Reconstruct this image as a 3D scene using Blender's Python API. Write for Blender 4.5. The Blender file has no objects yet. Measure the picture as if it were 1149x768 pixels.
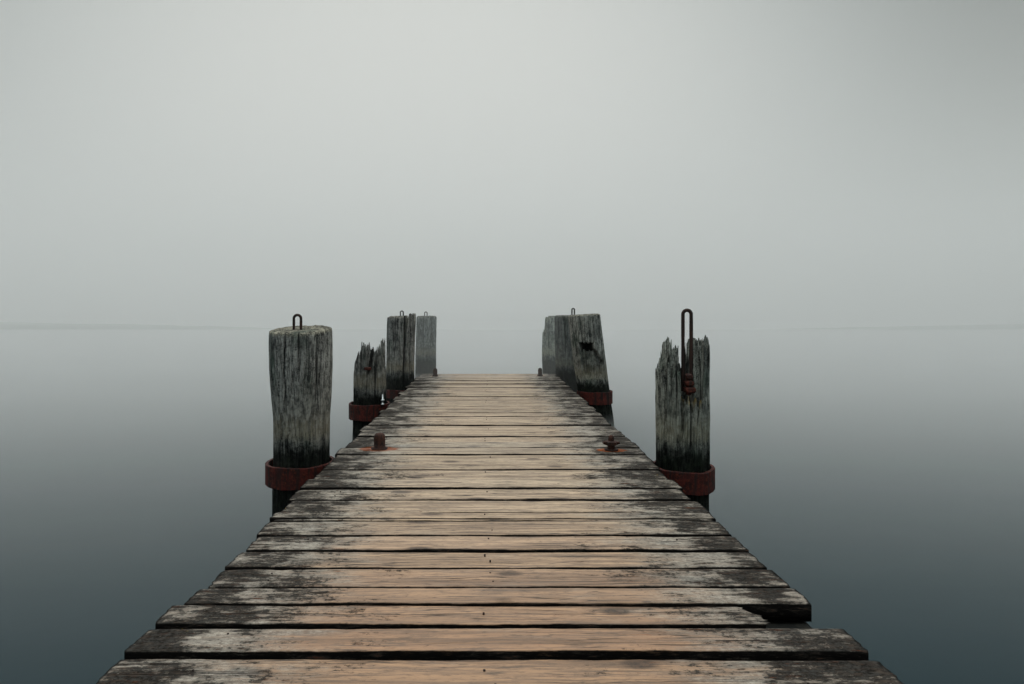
import bpy, math, random
from mathutils import Vector, noise
from math import sin, cos, pi, radians, exp, sqrt

random.seed(11)
scene = bpy.context.scene
col = scene.collection
DECK = 0.75            # deck surface above the water (z = 0)

# ------------------------------------------------------------------ helpers
def smooth(a, b, x):
    t = max(0.0, min(1.0, (x - a) / (b - a)))
    return t * t * (3 - 2 * t)

def n1(x, s=0.0):
    return noise.noise(Vector((x, s * 7.31 + 0.37, s * 3.17 + 0.71)))

def hash1(v):
    return noise.cell(Vector((v.x * 53.1 + 0.5, v.y * 47.7 + 0.5, v.z * 31.3 + 0.5)))

def mesh_obj(name, verts, faces, mat, parent=None, attrs=None, smooth_shade=True, fmat=None):
    me = bpy.data.meshes.new(name)
    me.from_pydata(verts, [], faces)
    for m in (mat if isinstance(mat, (list, tuple)) else [mat]):
        me.materials.append(m)
    if attrs:
        for k, vals in attrs.items():
            a = me.attributes.new(k, 'FLOAT', 'POINT')
            a.data.foreach_set('value', vals)
    me.polygons.foreach_set('use_smooth', [smooth_shade] * len(faces))
    if fmat:
        me.polygons.foreach_set('material_index', fmat)
    me.update()
    o = bpy.data.objects.new(name, me)
    col.objects.link(o)
    if parent:
        o.parent = parent
    return o

def empty(name, loc, label, cat, group=None):
    o = bpy.data.objects.new(name, None)
    o.empty_display_size = 0.2
    o.location = loc
    col.objects.link(o)
    o['label'] = label
    o['category'] = cat
    if group:
        o['group'] = group
    return o

class MB:
    """collects simple shapes into one mesh"""
    def __init__(s):
        s.v, s.f = [], []
    def box(s, x0, x1, y0, y1, z0, z1, b=0.006):
        # box with chamfered edges (rounded-rect section swept along the longest axis)
        ext = [x1 - x0, y1 - y0, z1 - z0]
        ax = ext.index(max(ext))
        o = [i for i in range(3) if i != ax]
        lo, hi = [x0, y0, z0], [x1, y1, z1]
        a0, a1, c0, c1 = lo[o[0]], hi[o[0]], lo[o[1]], hi[o[1]]
        prof = lambda d: [(a0+b+d, c0+d), (a1-b-d, c0+d), (a1-d, c0+b+d), (a1-d, c1-b-d),
                          (a1-b-d, c1-d), (a0+b+d, c1-d), (a0+d, c1-b-d), (a0+d, c0+b+d)]
        rings = [(lo[ax], b*.7), (lo[ax]+b, 0), (hi[ax]-b, 0), (hi[ax], b*.7)]
        base = len(s.v)
        for t, d in rings:
            for p, q in prof(d):
                v = [0, 0, 0]; v[ax] = t; v[o[0]] = p; v[o[1]] = q
                s.v.append(tuple(v))
        for r in range(3):
            for k in range(8):
                a = base + r*8 + k; c = base + r*8 + (k+1) % 8
                s.f.append((a, c, c+8, a+8))
        s.f.append(tuple(base + k for k in range(7, -1, -1)))
        s.f.append(tuple(base + 24 + k for k in range(8)))
    def lathe(s, cx, cy, prof, n=20, jit=0.0, seed=0, yscale=1.0):
        base = len(s.v)
        for i, (r, z) in enumerate(prof):
            for k in range(n):
                a = 2*pi*k/n
                rr = r * (1 + jit*noise.noise(Vector((cos(a)*2+seed, sin(a)*2, z*18))))
                s.v.append((cx + rr*cos(a), cy + rr*sin(a)*yscale, z))
        for i in range(len(prof)-1):
            for k in range(n):
                a = base + i*n + k; c = base + i*n + (k+1) % n
                s.f.append((a, c, c+n, a+n))
        s.f.append(tuple(base + k for k in range(n-1, -1, -1)))
        s.f.append(tuple(base + (len(prof)-1)*n + k for k in range(n)))
    def tube(s, pts, r, n=10):
        pts = [Vector(p) for p in pts]
        base = len(s.v)
        up = None
        for i, p in enumerate(pts):
            t = (pts[min(i+1, len(pts)-1)] - pts[max(i-1, 0)]).normalized()
            if up is None:
                up = Vector((0, 1, 0)) if abs(t.y) < .9 else Vector((1, 0, 0))
            sd = t.cross(up).normalized(); u2 = sd.cross(t).normalized(); up = u2
            rr = r * (1 + .10*n1(i*.9, 3.1))
            for k in range(n):
                a = 2*pi*k/n
                s.v.append(tuple(p + sd*(rr*cos(a)) + u2*(rr*sin(a))))
        for i in range(len(pts)-1):
            for k in range(n):
                a = base + i*n + k; c = base + i*n + (k+1) % n
                s.f.append((a, c, c+n, a+n))
        s.f.append(tuple(base + k for k in range(n-1, -1, -1)))
        s.f.append(tuple(base + (len(pts)-1)*n + k for k in range(n)))
    def build(s, name, mat, parent=None, smooth_shade=False):
        return mesh_obj(name, s.v, s.f, mat, parent, smooth_shade=smooth_shade)

# ------------------------------------------------------------------ node helpers
class NT:
    def __init__(s, mat):
        mat.use_nodes = True
        s.t = mat.node_tree
        s.t.nodes.clear()
    def n(s, kind, **kw):
        nd = s.t.nodes.new(kind)
        for k, v in kw.items():
            setattr(nd, k, v)
        return nd
    def set(s, sock, v):
        if hasattr(v, 'is_linked') or isinstance(v, bpy.types.NodeSocket):
            s.t.links.new(v, sock)
        else:
            sock.default_value = v
    def math(s, op, a, b=0.0, c=0.0, clamp=False):
        nd = s.n('ShaderNodeMath', operation=op, use_clamp=clamp)
        s.set(nd.inputs[0], a); s.set(nd.inputs[1], b); s.set(nd.inputs[2], c)
        return nd.outputs[0]
    def vmath(s, op, a, b):
        nd = s.n('ShaderNodeVectorMath', operation=op)
        s.set(nd.inputs[0], a); s.set(nd.inputs[1], b)
        return nd.outputs['Value'] if op in ('DOT_PRODUCT', 'LENGTH', 'DISTANCE') else nd.outputs[0]
    def noise(s, vec, scale=1.0, detail=5.0, rough=0.55, dist=0.0):
        nd = s.n('ShaderNodeTexNoise')
        s.set(nd.inputs['Vector'], vec)
        nd.inputs['Scale'].default_value = scale
        nd.inputs['Detail'].default_value = detail
        nd.inputs['Roughness'].default_value = rough
        nd.inputs['Distortion'].default_value = dist
        return nd.outputs['Fac']
    def ramp(s, v, a, b, lo=0.0, hi=1.0, interp='SMOOTHSTEP'):
        nd = s.n('ShaderNodeMapRange', interpolation_type=interp)
        s.set(nd.inputs['Value'], v)
        s.set(nd.inputs['From Min'], a); s.set(nd.inputs['From Max'], b)
        s.set(nd.inputs['To Min'], lo); s.set(nd.inputs['To Max'], hi)
        return nd.outputs['Result']
    def mix(s, f, a, b, blend='MIX'):
        nd = s.n('ShaderNodeMix', data_type='RGBA', blend_type=blend)
        s.set(nd.inputs[0], f)
        for sock, v in ((nd.inputs[6], a), (nd.inputs[7], b)):
            if isinstance(v, tuple) and len(v) == 3: v = v + (1.0,)
            s.set(sock, v)
        return nd.outputs[2]
    def scale_vec(s, vec, sc):
        nd = s.n('ShaderNodeVectorMath', operation='MULTIPLY')
        s.set(nd.inputs[0], vec); nd.inputs[1].default_value = sc
        return nd.outputs[0]
    def comb(s, x, y, z):
        nd = s.n('ShaderNodeCombineXYZ')
        s.set(nd.inputs[0], x); s.set(nd.inputs[1], y); s.set(nd.inputs[2], z)
        return nd.outputs[0]
    def sep(s, v):
        nd = s.n('ShaderNodeSeparateXYZ'); s.set(nd.inputs[0], v)
        return nd.outputs
    def attr(s, name):
        return s.n('ShaderNodeAttribute', attribute_name=name).outputs['Fac']
    def bump(s, h, strength=.5, dist=.01, normal=None):
        nd = s.n('ShaderNodeBump')
        nd.inputs['Strength'].default_value = strength
        nd.inputs['Distance'].default_value = dist
        s.set(nd.inputs['Height'], h)
        if normal is not None: s.set(nd.inputs['Normal'], normal)
        return nd.outputs[0]
    def out(s, colr, rough, normal=None, metal=0.0, spec=0.5):
        p = s.n('ShaderNodeBsdfPrincipled')
        if isinstance(colr, tuple) and len(colr) == 3: colr = colr + (1.0,)
        s.set(p.inputs['Base Color'], colr)
        s.set(p.inputs['Roughness'], rough)
        s.set(p.inputs['Metallic'], metal)
        s.set(p.inputs['Specular IOR Level'], spec)
        if normal is not None: s.set(p.inputs['Normal'], normal)
        o = s.n('ShaderNodeOutputMaterial')
        s.t.links.new(p.outputs[0], o.inputs['Surface'])
        return p

# ------------------------------------------------------------------ materials
def mat_plank():
    m = bpy.data.materials.new('weathered_planks'); k = NT(m)
    pos = k.n('ShaderNodeNewGeometry').outputs['Position']
    pid = k.attr('plank'); edge = k.attr('edge'); rust = k.attr('rust')
    off = k.comb(k.math('MULTIPLY', pid, 13.7), k.math('MULTIPLY', pid, 5.3), k.math('MULTIPLY', pid, 9.1))
    v = k.vmath('ADD', pos, off)
    # slow waviness so the grain is not ruler straight
    wob = k.noise(k.scale_vec(v, (1.6, 3.0, 3.0)), 1.0, 2.0)
    w = k.math('MULTIPLY', k.math('SUBTRACT', wob, .5), .030)
    v2 = k.vmath('ADD', v, k.comb(0.0, w, w))
    fine = k.noise(k.scale_vec(v2, (3.5, 110.0, 110.0)), 1.0, 7.0, .72)
    band = k.noise(k.scale_vec(v2, (0.8, 26.0, 26.0)), 1.0, 5.0, .6, .3)
    crack = k.noise(k.scale_vec(v2, (0.75, 42.0, 42.0)), 1.0, 2.5, .5)
    crackm = k.ramp(k.math('ABSOLUTE', k.math('SUBTRACT', crack, .57)), .004, .016, 1.0, 0.0)
    crackg = k.ramp(k.noise(k.scale_vec(v, (1.1, 7.0, 7.0)), 1.0, 2.0), .42, .56)
    crackm = k.math('MULTIPLY', crackm, crackg)
    blot = k.noise(k.scale_vec(v, (3.0, 9.0, 9.0)), 1.0, 5.0, .65)
    speck = k.noise(k.scale_vec(v, (26.0, 90.0, 90.0)), 1.0, 4.0, .7)
    st3 = k.noise(k.scale_vec(v, (55.0, 75.0, 75.0)), 1.0, 5.0, .8)
    x, y, z = k.sep(pos)
    ex = k.math('ABSOLUTE', k.math('SUBTRACT', x, 0.035))
    # near boards keep more brown; far ones are bleached, with highlights painted in paler
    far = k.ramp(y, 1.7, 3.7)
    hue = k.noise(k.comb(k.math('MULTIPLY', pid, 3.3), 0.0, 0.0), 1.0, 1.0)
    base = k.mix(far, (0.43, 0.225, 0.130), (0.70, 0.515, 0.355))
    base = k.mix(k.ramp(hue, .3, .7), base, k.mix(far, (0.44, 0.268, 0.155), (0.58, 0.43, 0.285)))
    base = k.mix(k.ramp(band, .36, .58, .62, 0.0), base, (0.15, 0.092, 0.06))
    base = k.mix(k.ramp(fine, .38, .58, .66, 0.0), base, (0.11, 0.075, 0.055))
    base = k.mix(k.ramp(blot, .55, .75, 0.0, .30), base, (0.50, 0.40, 0.31))
    bri = k.noise(k.comb(k.math('MULTIPLY', pid, 5.7), 3.0, 1.0), 1.0, 1.0)
    base = k.mix(k.ramp(bri, .3, .55, .26, 0.0), base, (0.19, 0.125, 0.08))
    stain = k.noise(k.scale_vec(v2, (5.0, 20.0, 20.0)), 1.0, 6.0, .72)
    base = k.mix(k.ramp(stain, .54, .68, 0.0, .62), base, (0.085, 0.06, 0.045))
    dash = k.noise(k.scale_vec(v2, (11.0, 120.0, 120.0)), 1.0, 3.0, .6)
    dash = k.math('MULTIPLY', k.ramp(dash, .60, .67), k.ramp(blot, .42, .56))
    base = k.mix(k.math('MULTIPLY', dash, .75), base, (0.035, 0.026, 0.02))
    vo = k.n('ShaderNodeTexVoronoi', feature='F1', voronoi_dimensions='2D')
    k.set(vo.inputs['Vector'], k.vmath('ADD', k.scale_vec(v2, (1.9, 5.0, 5.0)), k.comb(w, k.math('MULTIPLY', k.math('SUBTRACT', band, .5), .12), 0.0)))
    vo.inputs['Scale'].default_value = 1.0
    pick = k.ramp(k.sep(vo.outputs['Color'])[0], .60, .62)
    kd = vo.outputs['Distance']
    knot = k.math('MULTIPLY', pick, k.ramp(kd, .055, .14, 1.0, 0.0))
    ring = k.math('MULTIPLY', pick, k.math('MULTIPLY', k.ramp(kd, .12, .30, 1.0, 0.0), k.ramp(fine, .40, .55, 1.0, 0.0)))
    base = k.mix(k.math('MULTIPLY', ring, .6), base, (0.10, 0.06, 0.038))
    base = k.mix(k.math('MULTIPLY', knot, .85), base, k.mix(k.ramp(st3, .4, .6), (0.02, 0.014, 0.01), (0.09, 0.05, 0.03)))
    gp = k.noise(k.comb(k.math('MULTIPLY', pid, 8.9), 7.0, 2.0), 1.0, 1.0)
    base = k.mix(k.ramp(gp, .52, .72, 0.0, .55), base, k.mix(k.ramp(fine, .35, .6), (0.14, 0.12, 0.10), (0.42, 0.375, 0.315)))
    # grey bleaching toward the ends
    grey = k.ramp(k.math('ADD', ex, k.math('MULTIPLY', k.math('SUBTRACT', blot, .5), .7)), .45, .85)
    base = k.mix(k.math('MULTIPLY', grey, .8), base, k.mix(k.ramp(st3, .4, .6), (0.14, 0.128, 0.11), (0.47, 0.43, 0.365)))
    # black algae / dirt, streaky, growing toward the ends
    st1 = k.noise(k.scale_vec(v2, (9.0, 48.0, 48.0)), 1.0, 7.0, .75)
    st2 = k.noise(k.scale_vec(v, (5.0, 7.0, 7.0)), 1.0, 5.0, .65)
    mv = k.math('ADD', k.math('ADD', k.math('MULTIPLY', st1, .55), k.math('MULTIPLY', st2, .60)),
                k.math('MULTIPLY', k.math('SUBTRACT', k.math('MINIMUM', ex, .97), .86), .32))
    mv = k.math('ADD', mv, k.math('MULTIPLY', k.math('SUBTRACT', st3, .5), .55))
    mv = k.math('ADD', mv, k.math('ADD', .022, k.math('MULTIPLY', k.math('SUBTRACT', bri, .5), .17)))
    mould = k.ramp(mv, .52, .64)
    base = k.mix(k.math('MULTIPLY', mould, .95), base, k.mix(k.ramp(st3, .42, .62), (0.004, 0.004, 0.004), (0.030, 0.029, 0.028)))
    # small dark pits in the middle
    pit = k.ramp(k.math('ADD', k.math('ADD', k.math('MULTIPLY', speck, .45), k.math('MULTIPLY', st2, .25)), k.math('MULTIPLY', blot, .3)), .595, .67)
    base = k.mix(k.math('MULTIPLY', pit, .75), base, (0.03, 0.025, 0.022))
    base = k.mix(k.math('MULTIPLY', crackm, .9), base, (0.018, 0.013, 0.01))
    base = k.mix(k.ramp(speck, .50, .66, 0.0, .42), base, (0.10, 0.068, 0.05))
    # worn, darkened arrises; shadow of the gaps painted onto the sides
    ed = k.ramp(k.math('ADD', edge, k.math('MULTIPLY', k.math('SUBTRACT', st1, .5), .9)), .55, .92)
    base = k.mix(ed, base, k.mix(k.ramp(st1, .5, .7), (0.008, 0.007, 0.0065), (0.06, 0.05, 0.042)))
    # rust bleeding from the bolts
    rf = k.ramp(k.math('ADD', rust, k.math('MULTIPLY', k.math('SUBTRACT', st1, .5), 1.4)), .12, .44)
    base = k.mix(k.math('MULTIPLY', rf, .9), base, k.mix(k.ramp(speck, .4, .6), (0.32, 0.075, 0.010), (0.10, 0.020, 0.005)))
    # little yellow lichen
    li = k.ramp(k.noise(k.scale_vec(v, (11.0, 20.0, 20.0)), 1.0, 3.0), .735, .77)
    li = k.math('MULTIPLY', li, k.ramp(ex, .6, .95))
    base = k.mix(li, base, (0.30, 0.20, 0.05))
    h = k.math('ADD', k.math('MULTIPLY', fine, .5), k.math('MULTIPLY', band, .6))
    h = k.math('SUBTRACT', h, k.math('MULTIPLY', crackm, 1.2))
    h = k.math('SUBTRACT', h, k.math('MULTIPLY', pit, .5))
    h = k.math('ADD', h, k.math('MULTIPLY', k.math('MULTIPLY', st1, grey), .7))
    nrm = k.bump(h, .75, .006)
    rough = k.ramp(fine, .3, .7, .50, .68)
    k.out(base, rough, nrm, spec=k.math('MULTIPLY', k.ramp(k.math('MAXIMUM', mould, ed), 0.0, 1.0, .40, .02), 1.0))
    return m

def mat_pile():
    m = bpy.data.materials.new('weathered_pile_timber'); k = NT(m)
    pos = k.n('ShaderNodeNewGeometry').outputs['Position']
    oi = k.n('ShaderNodeObjectInfo').outputs['Random']
    recess_shade = k.attr('recess_shade'); end = k.attr('end'); pale = k.attr('pale')
    off = k.comb(k.math('MULTIPLY', oi, 31.0), k.math('MULTIPLY', oi, 17.0), k.math('MULTIPLY', oi, 7.0))
    v = k.vmath('ADD', pos, off)
    x, y, z = k.sep(pos)
    wob = k.noise(k.scale_vec(v, (4.0, 4.0, 2.2)), 1.0, 2.0)
    w = k.math('MULTIPLY', k.math('SUBTRACT', wob, .5), .05)
    v2 = k.vmath('ADD', v, k.comb(w, w, 0.0))
    fib = k.noise(k.scale_vec(v2, (95.0, 95.0, 7.0)), 1.0, 6.0, .75)
    fib2 = k.noise(k.scale_vec(v2, (30.0, 30.0, 1.8)), 1.0, 4.0, .6)
    mot = k.noise(k.scale_vec(v, (20.0, 20.0, 14.0)), 1.0, 7.0, .75)
    blot = k.noise(k.scale_vec(v, (5.0, 5.0, 4.0)), 1.0, 4.0, .6)
    speck = k.noise(v, 110.0, 3.0, .7)
    g = k.math('ADD', k.math('MULTIPLY', fib, .45), k.math('ADD', k.math('MULTIPLY', mot, .45), k.math('MULTIPLY', fib2, .3)))
    g = k.math('ADD', g, k.math('MULTIPLY', k.math('SUBTRACT', speck, .5), .34))
    hair = k.noise(k.scale_vec(v2, (60.0, 60.0, 1.5)), 1.0, 3.0, .55)
    hair = k.ramp(k.math('ABSOLUTE', k.math('SUBTRACT', hair, .5)), .0, .035, 1.0, 0.0)
    base = k.mix(k.ramp(g, .465, .70), (0.012, 0.014, 0.015), (0.47, 0.465, 0.44))
    base = k.mix(k.math('MULTIPLY', hair, .6), base, (0.008, 0.008, 0.009))
    base = k.mix(k.ramp(blot, .48, .68, 0.0, .62), base, k.mix(fib, (0.012, 0.014, 0.015), (0.09, 0.092, 0.09)))
    # end grain / top surfaces
    endc = k.mix(k.ramp(k.math('ADD', k.math('MULTIPLY', mot, .5), k.math('MULTIPLY', speck, .5)), .42, .60), (0.03, 0.027, 0.022), (0.52, 0.48, 0.38))
    base = k.mix(end, base, endc)
    # green tinge
    gr = k.ramp(k.noise(k.scale_vec(v, (6, 6, 2.5)), 1.0, 3.0), .52, .68, 0.0, .65)
    base = k.mix(gr, base, k.mix(k.ramp(fib, .4, .6), (0.012, 0.024, 0.018), (0.12, 0.165, 0.135)))
    # smoother, paler zone above the tide line
    t3 = k.math('MULTIPLY', k.ramp(z, .90, 1.0), k.ramp(z, 1.05, 1.36, 1.0, 0.0))
    base = k.mix(k.math('MULTIPLY', t3, k.ramp(g, .42, .6, .25, .75)), base, k.mix(k.ramp(mot, .40, .62), (0.12, 0.12, 0.112), (0.40, 0.385, 0.345)))
    # tide marks: tan silt band above a black-green wet foot
    zz = k.math('ADD', z, k.math('MULTIPLY', k.math('SUBTRACT', mot, .5), .20))
    zz = k.math('ADD', zz, k.math('MULTIPLY', k.math('SUBTRACT', fib2, .5), .10))
    t1 = k.math('MULTIPLY', k.ramp(zz, .83, .92), k.ramp(zz, .93, 1.09, 1.0, 0.0))
    base = k.mix(k.math('MULTIPLY', t1, k.math('MULTIPLY', k.ramp(fib, .35, .6, .3, .8), k.ramp(oi, 0.0, 1.0, .65, 1.0))), base, (0.33, 0.285, 0.205))
    t2 = k.ramp(zz, .76, .94, 1.0, 0.0)
    wet = k.mix(k.ramp(mot, .42, .66), (0.004, 0.005, 0.0045), (0.014, 0.019, 0.011))
    base = k.mix(k.math('MULTIPLY', t2, .96), base, wet)
    base = k.mix(k.math('MULTIPLY', k.ramp(pale, .2, .8), k.ramp(fib, .3, .6, .4, 1.0)), base, (0.40, 0.25, 0.08))
    base = k.mix(k.ramp(recess_shade, .12, .75, 0.0, .93), base, (0.008, 0.008, 0.008))  # shade inside cracks and recesses painted near black
    base = k.mix(1.0, base, k.n('ShaderNodeObjectInfo').outputs['Color'], 'MULTIPLY')
    h = k.math('ADD', k.math('MULTIPLY', fib, .7), k.math('MULTIPLY', mot, .4))
    h = k.math('ADD', h, k.math('MULTIPLY', fib2, .5))
    h = k.math('SUBTRACT', h, k.math('MULTIPLY', hair, .6))
    nrm = k.bump(h, 1.0, .018)
    rough = k.math('SUBTRACT', .86, k.math('MULTIPLY', t2, .22))
    k.out(base, rough, nrm, spec=k.ramp(t2, 0.0, 1.0, .25, .10))
    return m

def mat_rust(name, a, b, c, scale=1.0, rough=.75):
    m = bpy.data.materials.new(name); k = NT(m)
    pos = k.n('ShaderNodeNewGeometry').outputs['Position']
    n_ = k.noise(k.scale_vec(pos, (14.0*scale, 14.0*scale, 9.0*scale)), 1.0, 6.0, .7)
    n2 = k.noise(pos, 60.0*scale, 5.0, .7)
    n3 = k.noise(k.scale_vec(pos, (30.0, 30.0, 3.0)), 1.0, 4.0)
    base = k.mix(k.ramp(n_, .36, .62), a, b)
    base = k.mix(k.ramp(n2, .50, .70), base, c)
    base = k.mix(k.ramp(n3, .47, .64, 0.0, .75), base, (0.013, 0.009, 0.008))
    h = k.math('ADD', k.math('MULTIPLY', n2, .6), n_)
    k.out(base, rough, k.bump(h, .8, .008), spec=.35)
    return m

def mat_beam():
    m = bpy.data.materials.new('dark_wet_timber'); k = NT(m)
    pos = k.n('ShaderNodeNewGeometry').outputs['Position']
    n_ = k.noise(k.scale_vec(pos, (9.0, 9.0, 40.0)), 1.0, 6.0, .65)
    base = k.mix(k.ramp(n_, .38, .68), (0.010, 0.010, 0.009), (0.050, 0.044, 0.034))
    k.out(base, .75, k.bump(n_, .7, .01), spec=.3)
    return m

def mat_steel():
    m = bpy.data.materials.new('bright_steel'); k = NT(m)
    pos = k.n('ShaderNodeNewGeometry').outputs['Position']
    n_ = k.noise(pos, 80.0, 4.0, .6)
    k.out(k.mix(n_, (0.45, 0.46, 0.46), (0.85, 0.86, 0.86)), .28, None, metal=.9)
    return m

def mat_water():
    m = bpy.data.materials.new('still_lake_water'); k = NT(m)
    pos = k.n('ShaderNodeNewGeometry').outputs['Position']
    n_ = k.noise(k.scale_vec(pos, (.10, .16, .1)), 1.0, 3.0, .5)
    n2 = k.noise(k.scale_vec(pos, (1.6, 2.6, 1.0)), 1.0, 3.0, .5)
    base = k.mix(k.ramp(n_, .3, .7), (0.0006, 0.0125, 0.0180), (0.0012, 0.0160, 0.0230))
    rough = k.ramp(n_, .3, .7, .15, .20)
    nrm = k.bump(n2, .10, .02)
    p = k.out(base, rough, nrm, spec=.5)
    p.inputs['IOR'].default_value = 1.33
    p.inputs['Specular Tint'].default_value = (0.50, 0.88, 1.0, 1.0)
    return m

def mat_shore():
    m = bpy.data.materials.new('pale_reeds'); k = NT(m)
    pos = k.n('ShaderNodeNewGeometry').outputs['Position']
    n_ = k.noise(k.scale_vec(pos, (.8, .8, 3.0)), 1.0, 5.0, .6)
    k.out(k.mix(n_, (0.34, 0.37, 0.345), (0.43, 0.45, 0.42)), .9, None, spec=.1)
    return m

def mat_fog(name, density, g):
    m = bpy.data.materials.new(name); m.use_nodes = True
    t = m.node_tree; t.nodes.clear()
    vs = t.nodes.new('ShaderNodeVolumeScatter')
    vs.inputs['Color'].default_value = (0.988, 1.0, 0.978, 1)
    vs.inputs['Density'].default_value = density
    vs.inputs['Anisotropy'].default_value = g
    o = t.nodes.new('ShaderNodeOutputMaterial')
    t.links.new(vs.outputs[0], o.inputs['Volume'])
    m.cycles.homogeneous_volume = True
    return m

M_PLANK, M_PILE, M_BEAM = mat_plank(), mat_pile(), mat_beam()
M_COLLAR = mat_rust('rusty_collar_iron', (0.018, 0.004, 0.003), (0.092, 0.011, 0.007), (0.15, 0.030, 0.012))
M_IRON = mat_rust('rusty_bolt_iron', (0.018, 0.009, 0.008), (0.055, 0.018, 0.011), (0.12, 0.038, 0.016), 2.0)
M_HOOK = mat_rust('dark_hook_iron', (0.020, 0.014, 0.013), (0.050, 0.024, 0.018), (0.085, 0.035, 0.022), 2.0)
M_RED = mat_rust('red_rust', (0.035, 0.010, 0.007), (0.12, 0.022, 0.012), (0.22, 0.05, 0.02), 2.0)
M_GREYIRON = mat_rust('dull_grey_iron', (0.035, 0.036, 0.036), (0.075, 0.07, 0.066), (0.10, 0.07, 0.05), 2.0)
M_STEEL = mat_steel()

# ------------------------------------------------------------------ the setting
def grid_sheet(name, x0, x1, y0, y1, z, mat, n=8):
    vs = [(x0+(x1-x0)*i/n, y0+(y1-y0)*j/n, z) for j in range(n+1) for i in range(n+1)]
    fs = [(j*(n+1)+i, j*(n+1)+i+1, (j+1)*(n+1)+i+1, (j+1)*(n+1)+i) for j in range(n) for i in range(n)]
    return mesh_obj(name, vs, fs, mat)
water = grid_sheet('water', -900, 900, -300, 1500, 0.0, mat_water())
water['kind'] = 'structure'
water['label'] = 'still dark lake water fading into fog'

# a very low reed bank, only just visible through the fog
def shore():
    vs, fs = [], []
    N = 400
    for i in range(N+1):
        u = i/N
        x = -160 + 320*u
        y = 44 + 1.5*n1(u*9, 2) + .8*n1(u*30, 4)
        hgt = .92 + .06*n1(u*14, 5) + .05*n1(u*60, 6) + .03*n1(u*220, 7)
        hgt *= .50 + .62*smooth(-6, -36, x) + .50*smooth(12, 46, x) + .10*n1(u*24, 9)
        hgt = max(.05, hgt)
        for dy, hh in ((0, -.05), (.15, hgt*.75), (.9, hgt), (2.2, hgt*.9), (4.5, -.05)):
            vs.append((x, y+dy, hh))
    for i in range(N):
        for j in range(4):
            a = i*5+j
            fs.append((a, a+5, a+6, a+1))
    o = mesh_obj('far_shore', vs, fs, mat_shore())
    o['kind'] = 'structure'
    return o
shore()

mb = MB()
mb.box(-170, 170, 8.56, 105, -.4, 13, .01)   # the bank of fog lies over the open lake, past the near piles
fog = mb.build('fog', mat_fog('lake_fog', .040, .40))
fog['kind'] = 'structure'
# thin steam lying on the water, thickening from nothing near the shore end to knee height farther out
tops = [(1.6, .004), (2.6, .016), (3.8, .055), (5.2, .16), (7.0, .35), (9.5, .50), (14.0, .56), (80.0, .56)]
mv_, mf_ = [], []
for yy_, hh_ in tops:
    mv_ += [(-180, yy_, -.5), (180, yy_, -.5), (180, yy_, hh_), (-180, yy_, hh_)]
for i in range(len(tops)-1):
    for j in range(4):
        a = i*4+j; c = i*4+(j+1) % 4
        mf_.append((a, a+4, c+4, c))
mf_ += [(0, 1, 2, 3), tuple(len(mv_)-k_ for k_ in (1, 2, 3, 4))]
mist = mesh_obj('mist', mv_, mf_, mat_fog('water_mist', .31, .3), smooth_shade=False)
import bmesh
bm_ = bmesh.new(); bm_.from_mesh(mist.data); bmesh.ops.recalc_face_normals(bm_, faces=bm_.faces); bm_.to_mesh(mist.data); bm_.free()
mist['kind'] = 'structure'

# ------------------------------------------------------------------ the jetty
jetty = empty('jetty', (0, 0, 0), 'weathered wooden plank jetty running straight out over the misty water', 'jetty')

BOLTS = [(-0.772, 4.54, .105), (0.905, 4.50, .075), (-0.787, 9.72, .05), (0.85, 9.75, .05)]

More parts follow.
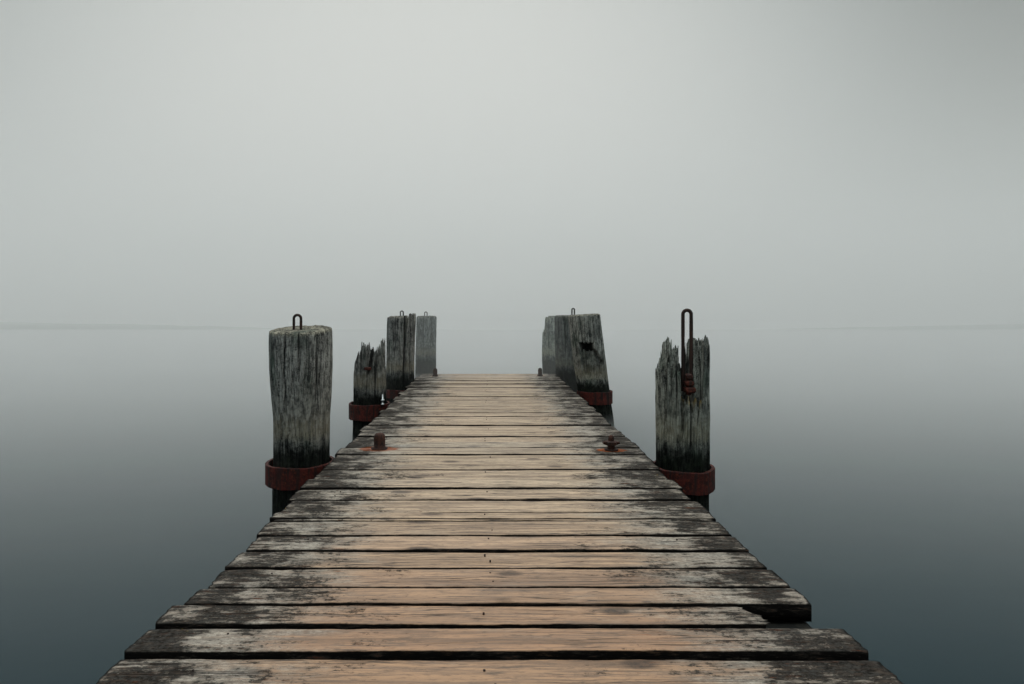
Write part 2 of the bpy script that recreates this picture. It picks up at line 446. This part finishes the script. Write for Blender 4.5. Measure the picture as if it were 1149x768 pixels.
def add_plank(V, F, A, yf, yn, xl, xr, seed, thick=.062, dz=0.0, skew=0.0, tilt=0.0, broken=False):
    """one board between yn (near) and yf (far); rounded worn section swept along x"""
    w = yf - yn; yc = (yf + yn)/2
    r = .004 + .003*abs(n1(seed*1.7, 1))
    nt = 11
    prof = []   # (s in -1..1 across, z below top, edge value)
    prof.append((-1, -thick, 1.0)); prof.append((-1, -thick*.5, 1.0)); prof.append((-1, -r, .95))
    prof.append((-1 + .6*r/w, -.25*r, .72))
    for i in range(nt):
        s_ = -1 + 2*(i + .5)/nt * (1 - 2*r/w) + 2*r/w
        prof.append((s_, 0.0, max(0.0, (abs(s_) - .80)/.35)))
    prof.append((1 - .6*r/w, -.25*r, .72))
    prof.append((1, -r, .95)); prof.append((1, -thick*.5, 1.0)); prof.append((1, -thick, 1.0))
    NP = len(prof)
    L = xr - xl
    N = max(40, int(L/.02))
    base = len(V)
    for i in range(N+1):
        u = i/N
        x = xl + L*u
        endd = min(x - xl, xr - x)
        # worn, wandering long edges
        en = .0035*n1(x*3.1, seed) + .0028*n1(x*13, seed+.3) + .0016*n1(x*45, seed+.5)
        ef = .0035*n1(x*3.1, seed+1) + .0028*n1(x*13, seed+1.3) + .0016*n1(x*45, seed+1.5)
        chip = max(0, n1(x*5.5, seed+8) - .5)*.07 * smooth(.8, .1, endd)
        bow = .005*n1(x*.55, seed+2) + .0015*n1(x*2.3, seed+3) + dz
        droop = 0
        for j, (s_, zz, e) in enumerate(prof):
            yy = yc + s_*w/2
            if s_ < -.6: yy += en + chip*(.5 if zz < -.02 else 1)
            if s_ > .6: yy += ef - chip*.6
            zt = DECK + bow + zz + tilt*s_*w/2
            if zz > -r*1.2:
                zt += .0016*n1(yy*60 + x*1.2, seed+4) + .0022*noise.noise(Vector((x*4, yy*22, seed)))
                zt -= .004*s_*s_*(n1(seed*2.2, 6)+.2)                      # cupping
                zt -= smooth(.03, 0, endd)*.002
            # ragged ends
            rag = .008*n1(yy*70, seed+5) + .006*n1(yy*9, seed+6)
            ragr = .008*n1(yy*70, seed+15) + .006*n1(yy*9, seed+16)
            if broken:
                ragr = .035*n1(yy*40, seed+15) + .03*n1(yy*110, seed+17) - .05*max(0, s_)
            xx = x + rag*smooth(.06, 0, x-xl) + ragr*smooth(.06, 0, xr-x)
            V.append((xx, yy + skew*(x-.03), zt))
            A['plank'].append(seed)
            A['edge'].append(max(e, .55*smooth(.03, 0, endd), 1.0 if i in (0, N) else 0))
            rv = 0
            for bx, by, br in BOLTS:
                d = sqrt(((xx-bx)/1.9)**2 + (yy-by)**2)
                rv = max(rv, smooth(br, br*.25, d))
            A['rust'].append(rv)
    for i in range(N):
        for j in range(NP):
            a = base + i*NP + j; c = base + i*NP + (j+1) % NP
            F.append((a, a+NP, c+NP, c))
    F.append(tuple(base + j for j in range(NP)))
    F.append(tuple(base + N*NP + j for j in range(NP-1, -1, -1)))

lines = [10.09, 9.86, 9.60, 9.31, 9.08, 8.86, 8.64, 8.42, 8.20, 7.98, 7.77, 7.57, 7.34, 7.09, 6.83, 6.585, 6.364,
         6.167, 5.967, 5.714, 5.499, 5.251, 5.0, 4.785, 4.59, 4.375, 4.159, 3.957, 3.733, 3.537, 3.325]
planks = []
rr = random.Random(5)
for i in range(len(lines)-1):
    g = rr.choice((.008, .010, .012, .016, .02)) if i < 21 else rr.choice((.014, .018, .020, .012))
    planks.append((lines[i] - g/2, lines[i+1] + g/2, None, None))
near = [(3.311, 3.118, -1.03, 1.123), (3.116, 3.032, -1.05, 1.118), (3.022, 3.000, -1.02, 1.09),
        (2.986, 2.808, -1.035, 1.108), (2.787, 2.631, -1.012, 1.109), (2.609, 2.451, -1.022, 1.105),
        (2.426, 2.274, -1.014, 1.109), (2.248, 2.131, -1.03, 1.112), 'broken',
        (1.967, 1.834, -1.062, 1.128), (1.80, 1.615, -1.055, 1.130)]
yy = 1.585
tail = []
while yy > -1.6:
    w_ = rr.uniform(.15, .18)
    tail.append((yy, yy - w_, None, None)); yy -= w_ + rr.uniform(.018, .032)
V, F, A = [], [], {'plank': [], 'edge': [], 'rust': []}
BV, BF, BA = [], [], {'plank': [], 'edge': [], 'rust': []}
sd = 1.0
NAILS = []
for p in planks + near + tail:
    sd += 1.37
    if p == 'broken':
        add_plank(BV, BF, BA, 2.127, 2.006, -1.066, .905, sd, dz=-.002, broken=True)
        NAILS.append((2.08, sd)); continue
    xl = p[2] if p[2] is not None else -1.045 + rr.uniform(-.022, .022)
    xr = p[3] if p[3] is not None else 1.115 + rr.uniform(-.02, .018)
    add_plank(V, F, A, p[0], p[1], xl, xr, sd, dz=rr.uniform(-.004, .004), skew=rr.uniform(-.0012, .0012),
              tilt=rr.uniform(-.02, .02))
    if p[0]-p[1] > .07:
        NAILS.append((p[1] + .3*(p[0]-p[1]), sd)); NAILS.append((p[1] + .72*(p[0]-p[1]), sd))
bp = mesh_obj('broken_plank', BV, BF, M_PLANK, jetty, BA)
bp['label'] = 'deck plank snapped short at its right end'
# nail heads down the centre line, sunk into the boards
nb = MB()
for yn_, s_ in NAILS:
    if yn_ < 1.4: continue
    for cx, pr in ((0.012, .6), (-.80, .4), (.86, .4)):
        if rr.random() > pr: continue
        nx = cx + rr.uniform(-.02, .02); ny = yn_ + rr.uniform(-.012, .012)
        nb.lathe(nx, ny, [(.0036, DECK-.012), (.0036, DECK+.001), (.002, DECK+.002)], 8)
n0, f0 = len(V), len(F)
V += nb.v; F += [tuple(i+n0 for i in f) for f in nb.f]
for key in A: A[key] += [0.0]*len(nb.v)
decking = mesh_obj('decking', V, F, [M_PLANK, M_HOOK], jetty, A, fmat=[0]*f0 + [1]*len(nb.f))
# under-structure
for xs in (-.80, .03, .86):
    b = MB(); b.box(xs-.07, xs+.07, -1.5, 10.0, DECK-.29, DECK-.078, .01)
    b.build('stringer', M_BEAM, jetty)
for ys, x0, x1 in ((-.6, -1.0, 1.08), (1.9, -1.0, 1.08), (4.72, -1.12, 1.2), (7.55, -1.15, 1.2), (9.55, -1.34, 1.30)):
    b = MB(); b.box(x0, x1, ys-.08, ys+.08, DECK-.52, DECK-.295, .01)
    b.build('crossbeam', M_BEAM, jetty)
    for xp in (-.80, .86):
        b = MB(); b.lathe(xp, ys, [(.13, -1.2), (.125, DECK-.525)], 20, .06, ys)
        b.build('support_post', M_BEAM, jetty, True)
b = MB(); b.box(.94, 1.107, 2.035, 2.185, DECK-.21, DECK-.068, .006)
b.build('bearer', M_BEAM, jetty)
# side rubbing beams just under the board ends (the dark band seen between deck and piles)
for sx, xa, xb, ya, yb in ((-1, -1.035, -.925, 7.9, 10.02), (1, 1.0, 1.10, 7.9, 10.02)):
    b = MB(); b.box(xa, xb, ya, yb, DECK-.24, DECK-.085, .012)
    b.build('edge_beam', M_BEAM, jetty)

def mooring_bolt(x, y, kind, mat):
    b = MB(); z = DECK
    if kind == 'post':
        b.lathe(x, y, [(.060, z-.01), (.060, z+.010), (.042, z+.014), (.040, z+.05), (.041, z+.085), (.037, z+.104),
                       (.026, z+.116), (.008, z+.120)], 20, .10, x)
    elif kind == 'nut':
        b.lathe(x, y, [(.050, z-.01), (.050, z+.010), (.026, z+.014), (.026, z+.034)], 18, .08, x)
        b.lathe(x, y, [(.030, z+.034), (.049, z+.042), (.049, z+.064), (.034, z+.071)], 6, .05, x)
        b.lathe(x, y, [(.022, z+.071), (.021, z+.095), (.013, z+.108), (.005, z+.111)], 12, .10, x)
        b.tube([(x-.030, y, z+.055), (x-.052, y-.008, z+.057), (x-.058, y-.01, z+.062)], .011)
        b.tube([(x+.030, y, z+.055), (x+.052, y-.008, z+.055), (x+.060, y-.01, z+.058)], .010)
    else:
        b.lathe(x, y, [(.045, z-.01), (.045, z+.012), (.034, z+.016), (.033, z+.085), (.028, z+.108), (.014, z+.120),
                       (.004, z+.123)], 18, .08, x)
    return b.build('mooring_bolt', mat, jetty, kind != 'nut')
for (bx, by, br), kind, mt, lab in zip(BOLTS, ('post', 'nut', 'far', 'far'), (M_IRON, M_IRON, M_HOOK, M_HOOK), (
        'thick round rusty bolt with an orange stain on the left of the deck',
        'rusty bolt with a winged nut on the right of the deck',
        'dark round bolt on the left corner of the far end of the deck',
        'dark round bolt on the right corner of the far end of the deck')):
    mooring_bolt(bx, by, kind, mt)['label'] = lab

# ------------------------------------------------------------------ the piles
def cells(x, y, sc, seed):
    p = Vector((x*sc + seed*3.3, y*sc + seed*1.9, seed))
    d, pts = noise.voronoi(p)
    return hash1(pts[0]), d[0], d[1]-d[0]

def make_pile(cx, cy, r_top, r_bot, topf, label, seed, lean=(0, 0), rad=None, deepf=None, endv=1.0, palef=None,
              nth=180, nz=84, nr=26, zbot=-.9, lobes=.035, fibre=.006, waist=0.0, tone=(1, 1, 1)):
    root = empty('mooring_pile', (cx, cy, 0), label, 'mooring pile', 'timber mooring piles standing along the jetty')
    Vt, Ft = [], []
    At = {'recess_shade': [], 'end': [], 'pale': []}
    zref = 1.65
    def radius(th, z):
        t = min(1, max(0, z/zref))
        r = r_bot + (r_top - r_bot)*t
        c, s = cos(th), sin(th)
        r *= 1 + lobes*noise.noise(Vector((c*1.1+seed, s*1.1, z*.8))) + .02*noise.noise(Vector((c*2.6, s*2.6+seed, z*2.2)))
        r += fibre*noise.noise(Vector((c*16+seed*2, s*16, z*1.6))) + fibre*.5*noise.noise(Vector((c*34, s*34+seed, z*4)))
        r -= waist*smooth(1.25, .98, z)*smooth(.5, .8, z) - waist*.5*smooth(1.2, 1.38, z)*smooth(1.62, 1.45, z)
        dp = 0
        if rad:
            dr, dp = rad(th, z)
            r += dr
        return max(.02, r), dp
    def place(x, y, z):
        return (x + lean[0]*(z-.7), y + lean[1]*(z-.7), z)
    for k in range(nth):
        th = 2*pi*k/nth
        r0, _ = radius(th, 1.4)
        zt = topf(r0*cos(th), r0*sin(th))
        for i in range(nz):
            z = zbot + (zt - zbot)*(i/(nz-1))**.8
            r, dp = radius(th, z)
            if i == nz-1: r *= .985
            x, y = r*cos(th), r*sin(th)
            Vt.append(place(x, y, z))
            At['recess_shade'].append(max(dp, deepf(x, y, z) if deepf else 0)); At['end'].append(endv if i == nz-1 else 0.0)
            At['pale'].append(palef(x, y, z) if palef else 0.0)
    for k in range(nth):
        a = k*nz; b = ((k+1) % nth)*nz
        for i in range(nz-1):
            Ft.append((a+i, b+i, b+i+1, a+i+1))
    base = len(Vt)
    for j in range(1, nr):
        q = 1 - j/nr
        for k in range(nth):
            th = 2*pi*k/nth
            r, dp = radius(th, topf(cos(th)*.18, sin(th)*.18))
            x, y = r*q*cos(th), r*q*sin(th)
            z = topf(x, y)
            Vt.append(place(x, y, z))
            At['recess_shade'].append(max(deepf(x, y, z) if deepf else 0, dp if q > .8 else 0)); At['end'].append(endv)
            At['pale'].append(palef(x, y, z) if palef else 0.0)
    cidx = len(Vt)
    Vt.append(place(0, 0, topf(0, 0))); At['recess_shade'].append(deepf(0, 0, topf(0, 0)) if deepf else 0); At['end'].append(endv); At['pale'].append(0.0)
    for k in range(nth):
        k2 = (k+1) % nth
        Ft.append((k*nz+nz-1, k2*nz+nz-1, base+k2, base+k))
        for j in range(nr-2):
            Ft.append((base+j*nth+k, base+j*nth+k2, base+(j+1)*nth+k2, base+(j+1)*nth+k))
        Ft.append((base+(nr-2)*nth+k, base+(nr-2)*nth+k2, cidx))
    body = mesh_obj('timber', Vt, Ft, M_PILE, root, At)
    body.color = tuple(tone) + (1.0,)
    return root

def collar(root, r, z0, z1, seed, dx=0.0, dy=0.0, th=.022):
    """flat iron band, slightly out of round, with a bolted lug"""
    n = 96; vs, fs = [], []
    prof = [(-th, z0), (-.003, z0), (0, z0+.003), (0, z1-.003), (-.003, z1), (-th, z1)]
    for k in range(n):
        a = 2*pi*k/n
        rr_ = r + .010*noise.noise(Vector((cos(a)*1.3, sin(a)*1.3, seed))) + .003*noise.noise(Vector((cos(a)*9, sin(a)*9, seed)))
        for pr, z in prof:
            zz = z + .004*noise.noise(Vector((cos(a)*7, sin(a)*7, seed+z*9))) + .008*noise.noise(Vector((cos(a)*1.1, sin(a)*1.1, seed+4 + (0 if z < (z0+z1)/2 else 2))))
            vs.append((dx+(rr_+pr)*cos(a), dy+(rr_+pr)*sin(a), zz))
    m = len(prof)
    for k in range(n):
        for j in range(m):
            a = k*m+j; b = ((k+1) % n)*m+j
            a2 = k*m+(j+1) % m; b2 = ((k+1) % n)*m+(j+1) % m
            fs.append((a, b, b2, a2))
    return mesh_obj('iron_collar', vs, fs, M_COLLAR, root, smooth_shade=False)

def eyebolt(root, x, y, z0, h, w, rod, mat, zroot=.08, gap=1.0):
    pts = []
    hw = w/2
    pts += [(x-hw*gap, y, z0-zroot + i*(h-hw+zroot)/5) for i in range(6)]
    for i in range(1, 10):
        a = pi - pi*i/10
        pts.append((x+hw*cos(a), y, z0+h-hw+hw*sin(a)))
    pts += [(x+hw*gap, y, z0+h-hw - i*(h-hw+zroot)/5) for i in range(6)]
    b = MB(); b.tube(pts, rod)
    return b.build('eyebolt', mat, root, True)

# cracks helper: list of (theta, half width rad, depth, z0, z1)
def crack_rad(cr, seed):
    def f(th, z):
        dr = 0; dp = 0
        for t0, hw, dep, z0, z1 in cr:
            tt = t0 + .05*n1(z*2.3, seed+t0) + .02*n1(z*9, seed+t0+1)
            d = abs((th - tt + pi) % (2*pi) - pi)
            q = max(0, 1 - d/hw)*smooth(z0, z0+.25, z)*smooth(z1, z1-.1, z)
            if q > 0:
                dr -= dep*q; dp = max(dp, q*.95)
        return dr, dp
    return f

FR = -pi/2   # the side that faces the camera
# --- near left: whole round pile with a tilted flat top
top1 = lambda x, y: 1.630 + .115*y + .02*x + .003*noise.noise(Vector((x*30, y*30, 1))) + .002*noise.noise(Vector((x*90, y*90, 4))) \
    - .008*smooth(.185, .21, sqrt(x*x+y*y)) - .012*max(0, cells(x, y, 9, 3)[0]-.6)
p1 = make_pile(-1.301, 4.40, .209, .198, top1, 'whole round grey pile with a flat cut top, nearest on the left of the jetty', 2.0,
               rad=crack_rad([(FR-.28, .045, .035, .95, 1.7), (FR+.22, .03, .018, 1.2, 1.7), (FR+.75, .03, .018, 1.0, 1.7),
                              (FR-.9, .03, .015, .8, 1.6), (FR+.05, .025, .012, 1.05, 1.42), (1.2, .05, .03, .6, 1.7)], 1), lobes=.10, waist=.011, tone=(1.12, 1.13, 1.12))
collar(p1, .236, .555, .700, 1)
eyebolt(p1, -.018, -.03, 1.622, .105, .050, .0095, M_HOOK)

# --- near right: broken, split pile with a long iron hook
def top2(x, y):
    u, v = x/.184, y/.184
    h, d, e = cells(x, y, 34, 5)
    h2, d2, e2 = cells(x, y, 75, 9)
    if u < -.62: z = 1.375 + .12*smooth(-.95, -.62, u)
    elif u < -.24: z = 1.605 + .03*(u+.4)
    elif u < .27: z = 1.20 if v < .55 else 1.46
    else: z = 1.610 + .04*(u-.5)
    if u >= .70: z -= .03*(u-.7)/.3
    if -.30 < u < .58 and v < -.38: z = min(z, 1.165 + .05*h)
    if -.62 <= u < -.2 and v < -.5: z -= .16
    amp = .085 if z > 1.3 else .05
    return z - amp*(1-h) - .04*(1-h2) - .30*d*.12
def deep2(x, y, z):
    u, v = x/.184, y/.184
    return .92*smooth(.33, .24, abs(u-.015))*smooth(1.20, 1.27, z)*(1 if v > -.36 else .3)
def pale2(x, y, z):
    u, v = x/.184, y/.184
    return smooth(.42, .15, abs(u-.20))*smooth(.055, .01, abs(z-1.165))*(1 if v < .3 else 0)*.8
def rad2(th, z):
    a, b_ = crack_rad([(FR+.02, .05, .03, .72, 1.25), (FR-.55, .04, .025, .95, 1.7), (FR+.62, .04, .028, 1.1, 1.7),
                       (FR+1.0, .03, .02, .9, 1.7), (FR-1.0, .03, .02, .9, 1.5)], 2)(th, z)
    a -= .016*smooth(1.12, 1.22, z + .06*noise.noise(Vector((cos(th)*4, sin(th)*4, 3))))*max(0, -sin(th))
    return a, b_
p2 = make_pile(1.355, 4.30, .178, .170, top2, 'split broken pile with a tall rusty hook beside the near right edge of the jetty', 5.0,
               rad=rad2, deepf=deep2, palef=pale2, endv=.15, nth=240, nz=110, nr=40, fibre=.011, tone=(1.10, 1.16, 1.11))
collar(p2, .212, .545, .692, 3)
eyebolt(p2, .015, -.055, 1.26, .50, .056, .0125, M_HOOK, zroot=.05)
b = MB()
b.box(-.008, .036, -.120, -.070, 1.292, 1.330, .009)
b.box(-.016, .042, -.128, -.066, 1.250, 1.286, .010)
b.box(-.020, .052, -.138, -.060, 1.205, 1.243, .010)
b.box(-.004, .030, -.112, -.075, 1.19, 1.325, .006)
b.build('hook_plate', M_RED, p2)

# --- second left: rotten stump split into splinters
def top3(x, y):
    u, v = x/.18, y/.18
    h, d, e = cells(x, y, 36, 2)
    h2, d2, e2 = cells(x, y, 80, 6)
    z = 1.40
    if u < -.55: z = 1.20 + .20*smooth(-1.0, -.45, u)
    elif u < -.1: z = 1.42
    elif u < .55: z = 1.36
    else: z = 1.47
    if -.05 < u < .35 and v < .1: z -= .12
    if .45 < u < .62: z -= .16
    return z - .11*(1-h) - .05*(1-h2)
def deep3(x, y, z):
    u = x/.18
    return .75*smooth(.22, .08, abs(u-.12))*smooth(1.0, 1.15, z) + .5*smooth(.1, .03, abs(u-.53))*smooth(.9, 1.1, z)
p3 = make_pile(-1.337, 7.20, .168, .195, top3, 'short rotten pile splintered to a jagged top on the left of the jetty', 8.0,
               rad=crack_rad([(FR+.1, .16, .05, .95, 1.7), (FR+.55, .07, .05, .8, 1.7), (FR-.5, .06, .03, .9, 1.7), (FR-1.0, .05, .03, .8, 1.7)], 3),
               deepf=deep3, endv=.1, nth=220, nz=90, nr=34, fibre=.014)
collar(p3, .235, .525, .700, 5, dx=-.006)
b = MB(); b.box(-.035, .045, -.18, -.145, 1.09, 1.125, .006)
b.build('rusty_plate', M_RED, p3)
b = MB()
b.lathe(.175, -.17, [(.020, .700), (.020, .712), (.010, .715), (.010, .742), (.022, .745), (.022, .760), (.009, .764), (.009, .815), (.004, .82)], 10)
b.build('collar_bolt', M_STEEL, p3, True)

# --- third left: tall pile split lengthwise
def top4(x, y):
    u, v = x/.205, y/.205
    h, d, e = cells(x, y, 34, 4)
    z = 1.690 + .004*noise.noise(Vector((x*30, y*30, 2)))
    if u > .44: z = 1.735 - .10*(1-h) - .07*smooth(.62, .44, u)
    elif u > .36: z = 1.40
    else: z += .008*u - .018*smooth(.8, 1.0, sqrt(u*u+v*v)) - .02*(h > .7)
    return z
p4 = make_pile(-1.265, 9.20, .203, .212, top4, 'tall grey pile split lengthwise, right behind the jagged stump', 12.0,
               lean=(.022, 0), rad=crack_rad([(FR+.42, .12, .09, .55, 1.8), (FR-.3, .04, .02, .9, 1.8), (FR-.8, .04, .02, .9, 1.8), (FR+.85, .05, .03, .8, 1.8)], 4),
               endv=.6, nth=220, fibre=.010)
collar(p4, .245, .50, .62, 7)
eyebolt(p4, .035, -.05, 1.685, .075, .042, .009, M_GREYIRON)

# --- fourth left: farthest on the left, faded by the fog
top5 = lambda x, y: 1.665 + .01*x + .008*noise.noise(Vector((x*25, y*25, 7))) - .02*smooth(.17, .2, sqrt(x*x+y*y))
p5 = make_pile(-1.205, 12.5, .200, .210, top5, 'farthest pale pile on the left, past the end of the jetty', 15.0,
               rad=crack_rad([(FR-.2, .04, .02, .9, 1.8), (FR+.6, .04, .02, .9, 1.8)], 5), endv=.7, lean=(.02, 0), tone=(.75, .82, .84))
eyebolt(p5, .01, -.04, 1.66, .085, .050, .010, M_GREYIRON)

# --- second right: leaning pile with a square notch
top6 = lambda x, y: 1.715 + .055*x + .006*noise.noise(Vector((x*30, y*30, 3))) - .014*smooth(.18, .21, sqrt(x*x+y*y))
def rad6(th, z):
    a, b_ = crack_rad([(FR-.45, .04, .02, .9, 1.8), (FR+.9, .04, .02, .8, 1.8), (FR-1.0, .04, .02, .8, 1.8)], 6)(th, z)
    d = (th - FR + pi) % (2*pi) - pi
    s = smooth(-.74, -.70, d)*smooth(.88, .80, d)
    top = 1.342 if d < .24 else 1.25 - .14*smooth(.24, .8, d)
    inn = s*(1 if z < top else 0)*smooth(.80, .98, z)
    rough = .022*noise.noise(Vector((d*9, z*14, 3))) + .018*noise.noise(Vector((d*34, z*16, 5)))
    a -= inn*(.052 - rough)
    if -.80 < d < -.56 and .9 < z < top: b_ = max(b_, .42*smooth(.10, .02, abs(d+.68))*smooth(1.0, 1.2, z))  # shade along the notch edges painted in through the mask
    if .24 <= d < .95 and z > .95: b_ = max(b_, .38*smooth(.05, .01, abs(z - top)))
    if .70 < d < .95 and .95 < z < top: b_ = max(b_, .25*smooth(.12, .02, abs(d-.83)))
    # socket at the very top of the notch, its shade painted black
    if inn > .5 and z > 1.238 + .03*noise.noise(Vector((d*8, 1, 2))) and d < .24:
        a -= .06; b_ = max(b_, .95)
    return a, b_
p6 = make_pile(1.435, 8.30, .212, .205, top6, 'leaning grey pile with a square notch cut in its face', 18.0,
               lean=(-.128, 0), rad=rad6, endv=.6, nth=260, nz=150, fibre=.009, tone=(1.15, 1.16, 1.12))
collar(p6, .234, .54, .700, 9, dx=.010)

# --- third right: behind the notched pile
top7 = lambda x, y: 1.690 + .008*noise.noise(Vector((x*25, y*25, 9))) - .02*smooth(.17, .2, sqrt(x*x+y*y))
p7 = make_pile(1.318, 9.95, .198, .200, top7, 'smooth upright pile half hidden behind the leaning notched pile', 21.0,
               rad=crack_rad([(FR-.3, .04, .02, .9, 1.8)], 7), endv=.7, lean=(-.02, 0), tone=(.50, .55, .56))
eyebolt(p7, .07, -.05, 1.685, .115, .040, .012, M_GREYIRON)

# --- fourth right: farthest, with a crumbled shoulder
def top8(x, y):
    u, v = x/.2, y/.2
    h, d, e = cells(x, y, 32, 8)
    z = 1.672 - .03*(1-h)
    if u < -.72: z = 1.40 - .09*(1-h)
    elif u < -.35: z = 1.65 - .10*(1-h)
    return z
p8 = make_pile(1.340, 12.5, .200, .200, top8, 'farthest pile on the right, with a crumbled left shoulder, past the end of the jetty', 25.0,
               rad=crack_rad([(FR-.5, .06, .04, .9, 1.8), (FR+.2, .05, .03, .9, 1.8), (FR-1.0, .05, .03, .9, 1.8)], 8), endv=.4, fibre=.012, tone=(1.3, 1.42, 1.34))

# ------------------------------------------------------------------ light
SUN_EL, SUN_AZ = radians(62), radians(-8)      # azimuth measured from +Y toward +X; ahead of the camera, high in the fog
sl = bpy.data.lights.new('sun', 'SUN')
sl.energy = 1.2
sl.angle = radians(25)
sl.color = (1.0, 0.955, 0.89)
so = bpy.data.objects.new('sun', sl)
col.objects.link(so)
sdir = Vector((sin(SUN_AZ)*cos(SUN_EL), cos(SUN_AZ)*cos(SUN_EL), sin(SUN_EL)))
so.rotation_euler = (-sdir).to_track_quat('-Z', 'Y').to_euler()
so.location = (0, 20, 30)

w = bpy.data.worlds.new('World')
scene.world = w
k = NT(w)
sky = k.n('ShaderNodeTexSky', sky_type='NISHITA')
sky.sun_disc = False
sky.sun_elevation = SUN_EL
sky.sun_rotation = SUN_AZ
sky.air_density = 1.0; sky.dust_density = 4.0; sky.ozone_density = 1.0
hs = k.n('ShaderNodeHueSaturation')
hs.inputs['Saturation'].default_value = .12
k.t.links.new(sky.outputs[0], hs.inputs['Color'])
d = k.n('ShaderNodeTexCoord').outputs['Generated']
glow = Vector((-.10, 1.0, .16)).normalized()
dp = k.vmath('DOT_PRODUCT', d, tuple(glow))
g1 = k.ramp(dp, .68, 1.0, 0.0, 1.0, 'SMOOTHSTEP')
dz = k.sep(d)[2]
g2 = k.ramp(dz, .45, 1.0, 0.0, 1.0, 'SMOOTHSTEP')
g3 = k.ramp(k.sep(d)[1], .1, -.7, 0.0, 1.0)
lum = k.math('ADD', k.math('ADD', .75, k.math('MULTIPLY', g1, 5.7)), k.math('ADD', k.math('MULTIPLY', g2, 12.5), k.math('MULTIPLY', g3, 2.6)))
tint = k.mix(g1, (0.88, 0.99, 0.985), (0.992, 1.0, 0.945))
vl = k.n('ShaderNodeVectorMath', operation='SCALE')
k.t.links.new(tint, vl.inputs[0]); k.t.links.new(lum, vl.inputs['Scale'])
mixed = k.mix(.95, hs.outputs[0], vl.outputs[0])
bg = k.n('ShaderNodeBackground')
k.t.links.new(mixed, bg.inputs['Color'])
bg.inputs['Strength'].default_value = 0.10
wo = k.n('ShaderNodeOutputWorld')
k.t.links.new(bg.outputs[0], wo.inputs['Surface'])

# ------------------------------------------------------------------ camera
cam = bpy.data.cameras.new('camera')
co = bpy.data.objects.new('camera', cam)
col.objects.link(co)
co.location = (0, 0, 1.75)
co.rotation_euler = (radians(90), 0, 0)
cam.sensor_width = 36.0
cam.lens = 36.0*700/1149
cam.shift_x = 29.5/1149
cam.shift_y = -34.0/1149
cam.clip_end = 5000
cam.clip_start = .05
scene.camera = co

scene.view_settings.view_transform = 'Standard'
scene.view_settings.look = 'None'
scene.view_settings.exposure = 0
scene.view_settings.gamma = 1
scene.render.engine = 'CYCLES'
cy = scene.cycles
cy.use_denoising = True
try:
    cy.denoiser = 'OPENIMAGEDENOISE'
    cy.denoising_prefilter = 'ACCURATE'
    cy.denoising_input_passes = 'RGB_ALBEDO_NORMAL'
except Exception:
    pass
cy.max_bounces = 18
cy.diffuse_bounces = 3
cy.glossy_bounces = 3
cy.volume_bounces = 14
cy.sample_clamp_indirect = 8
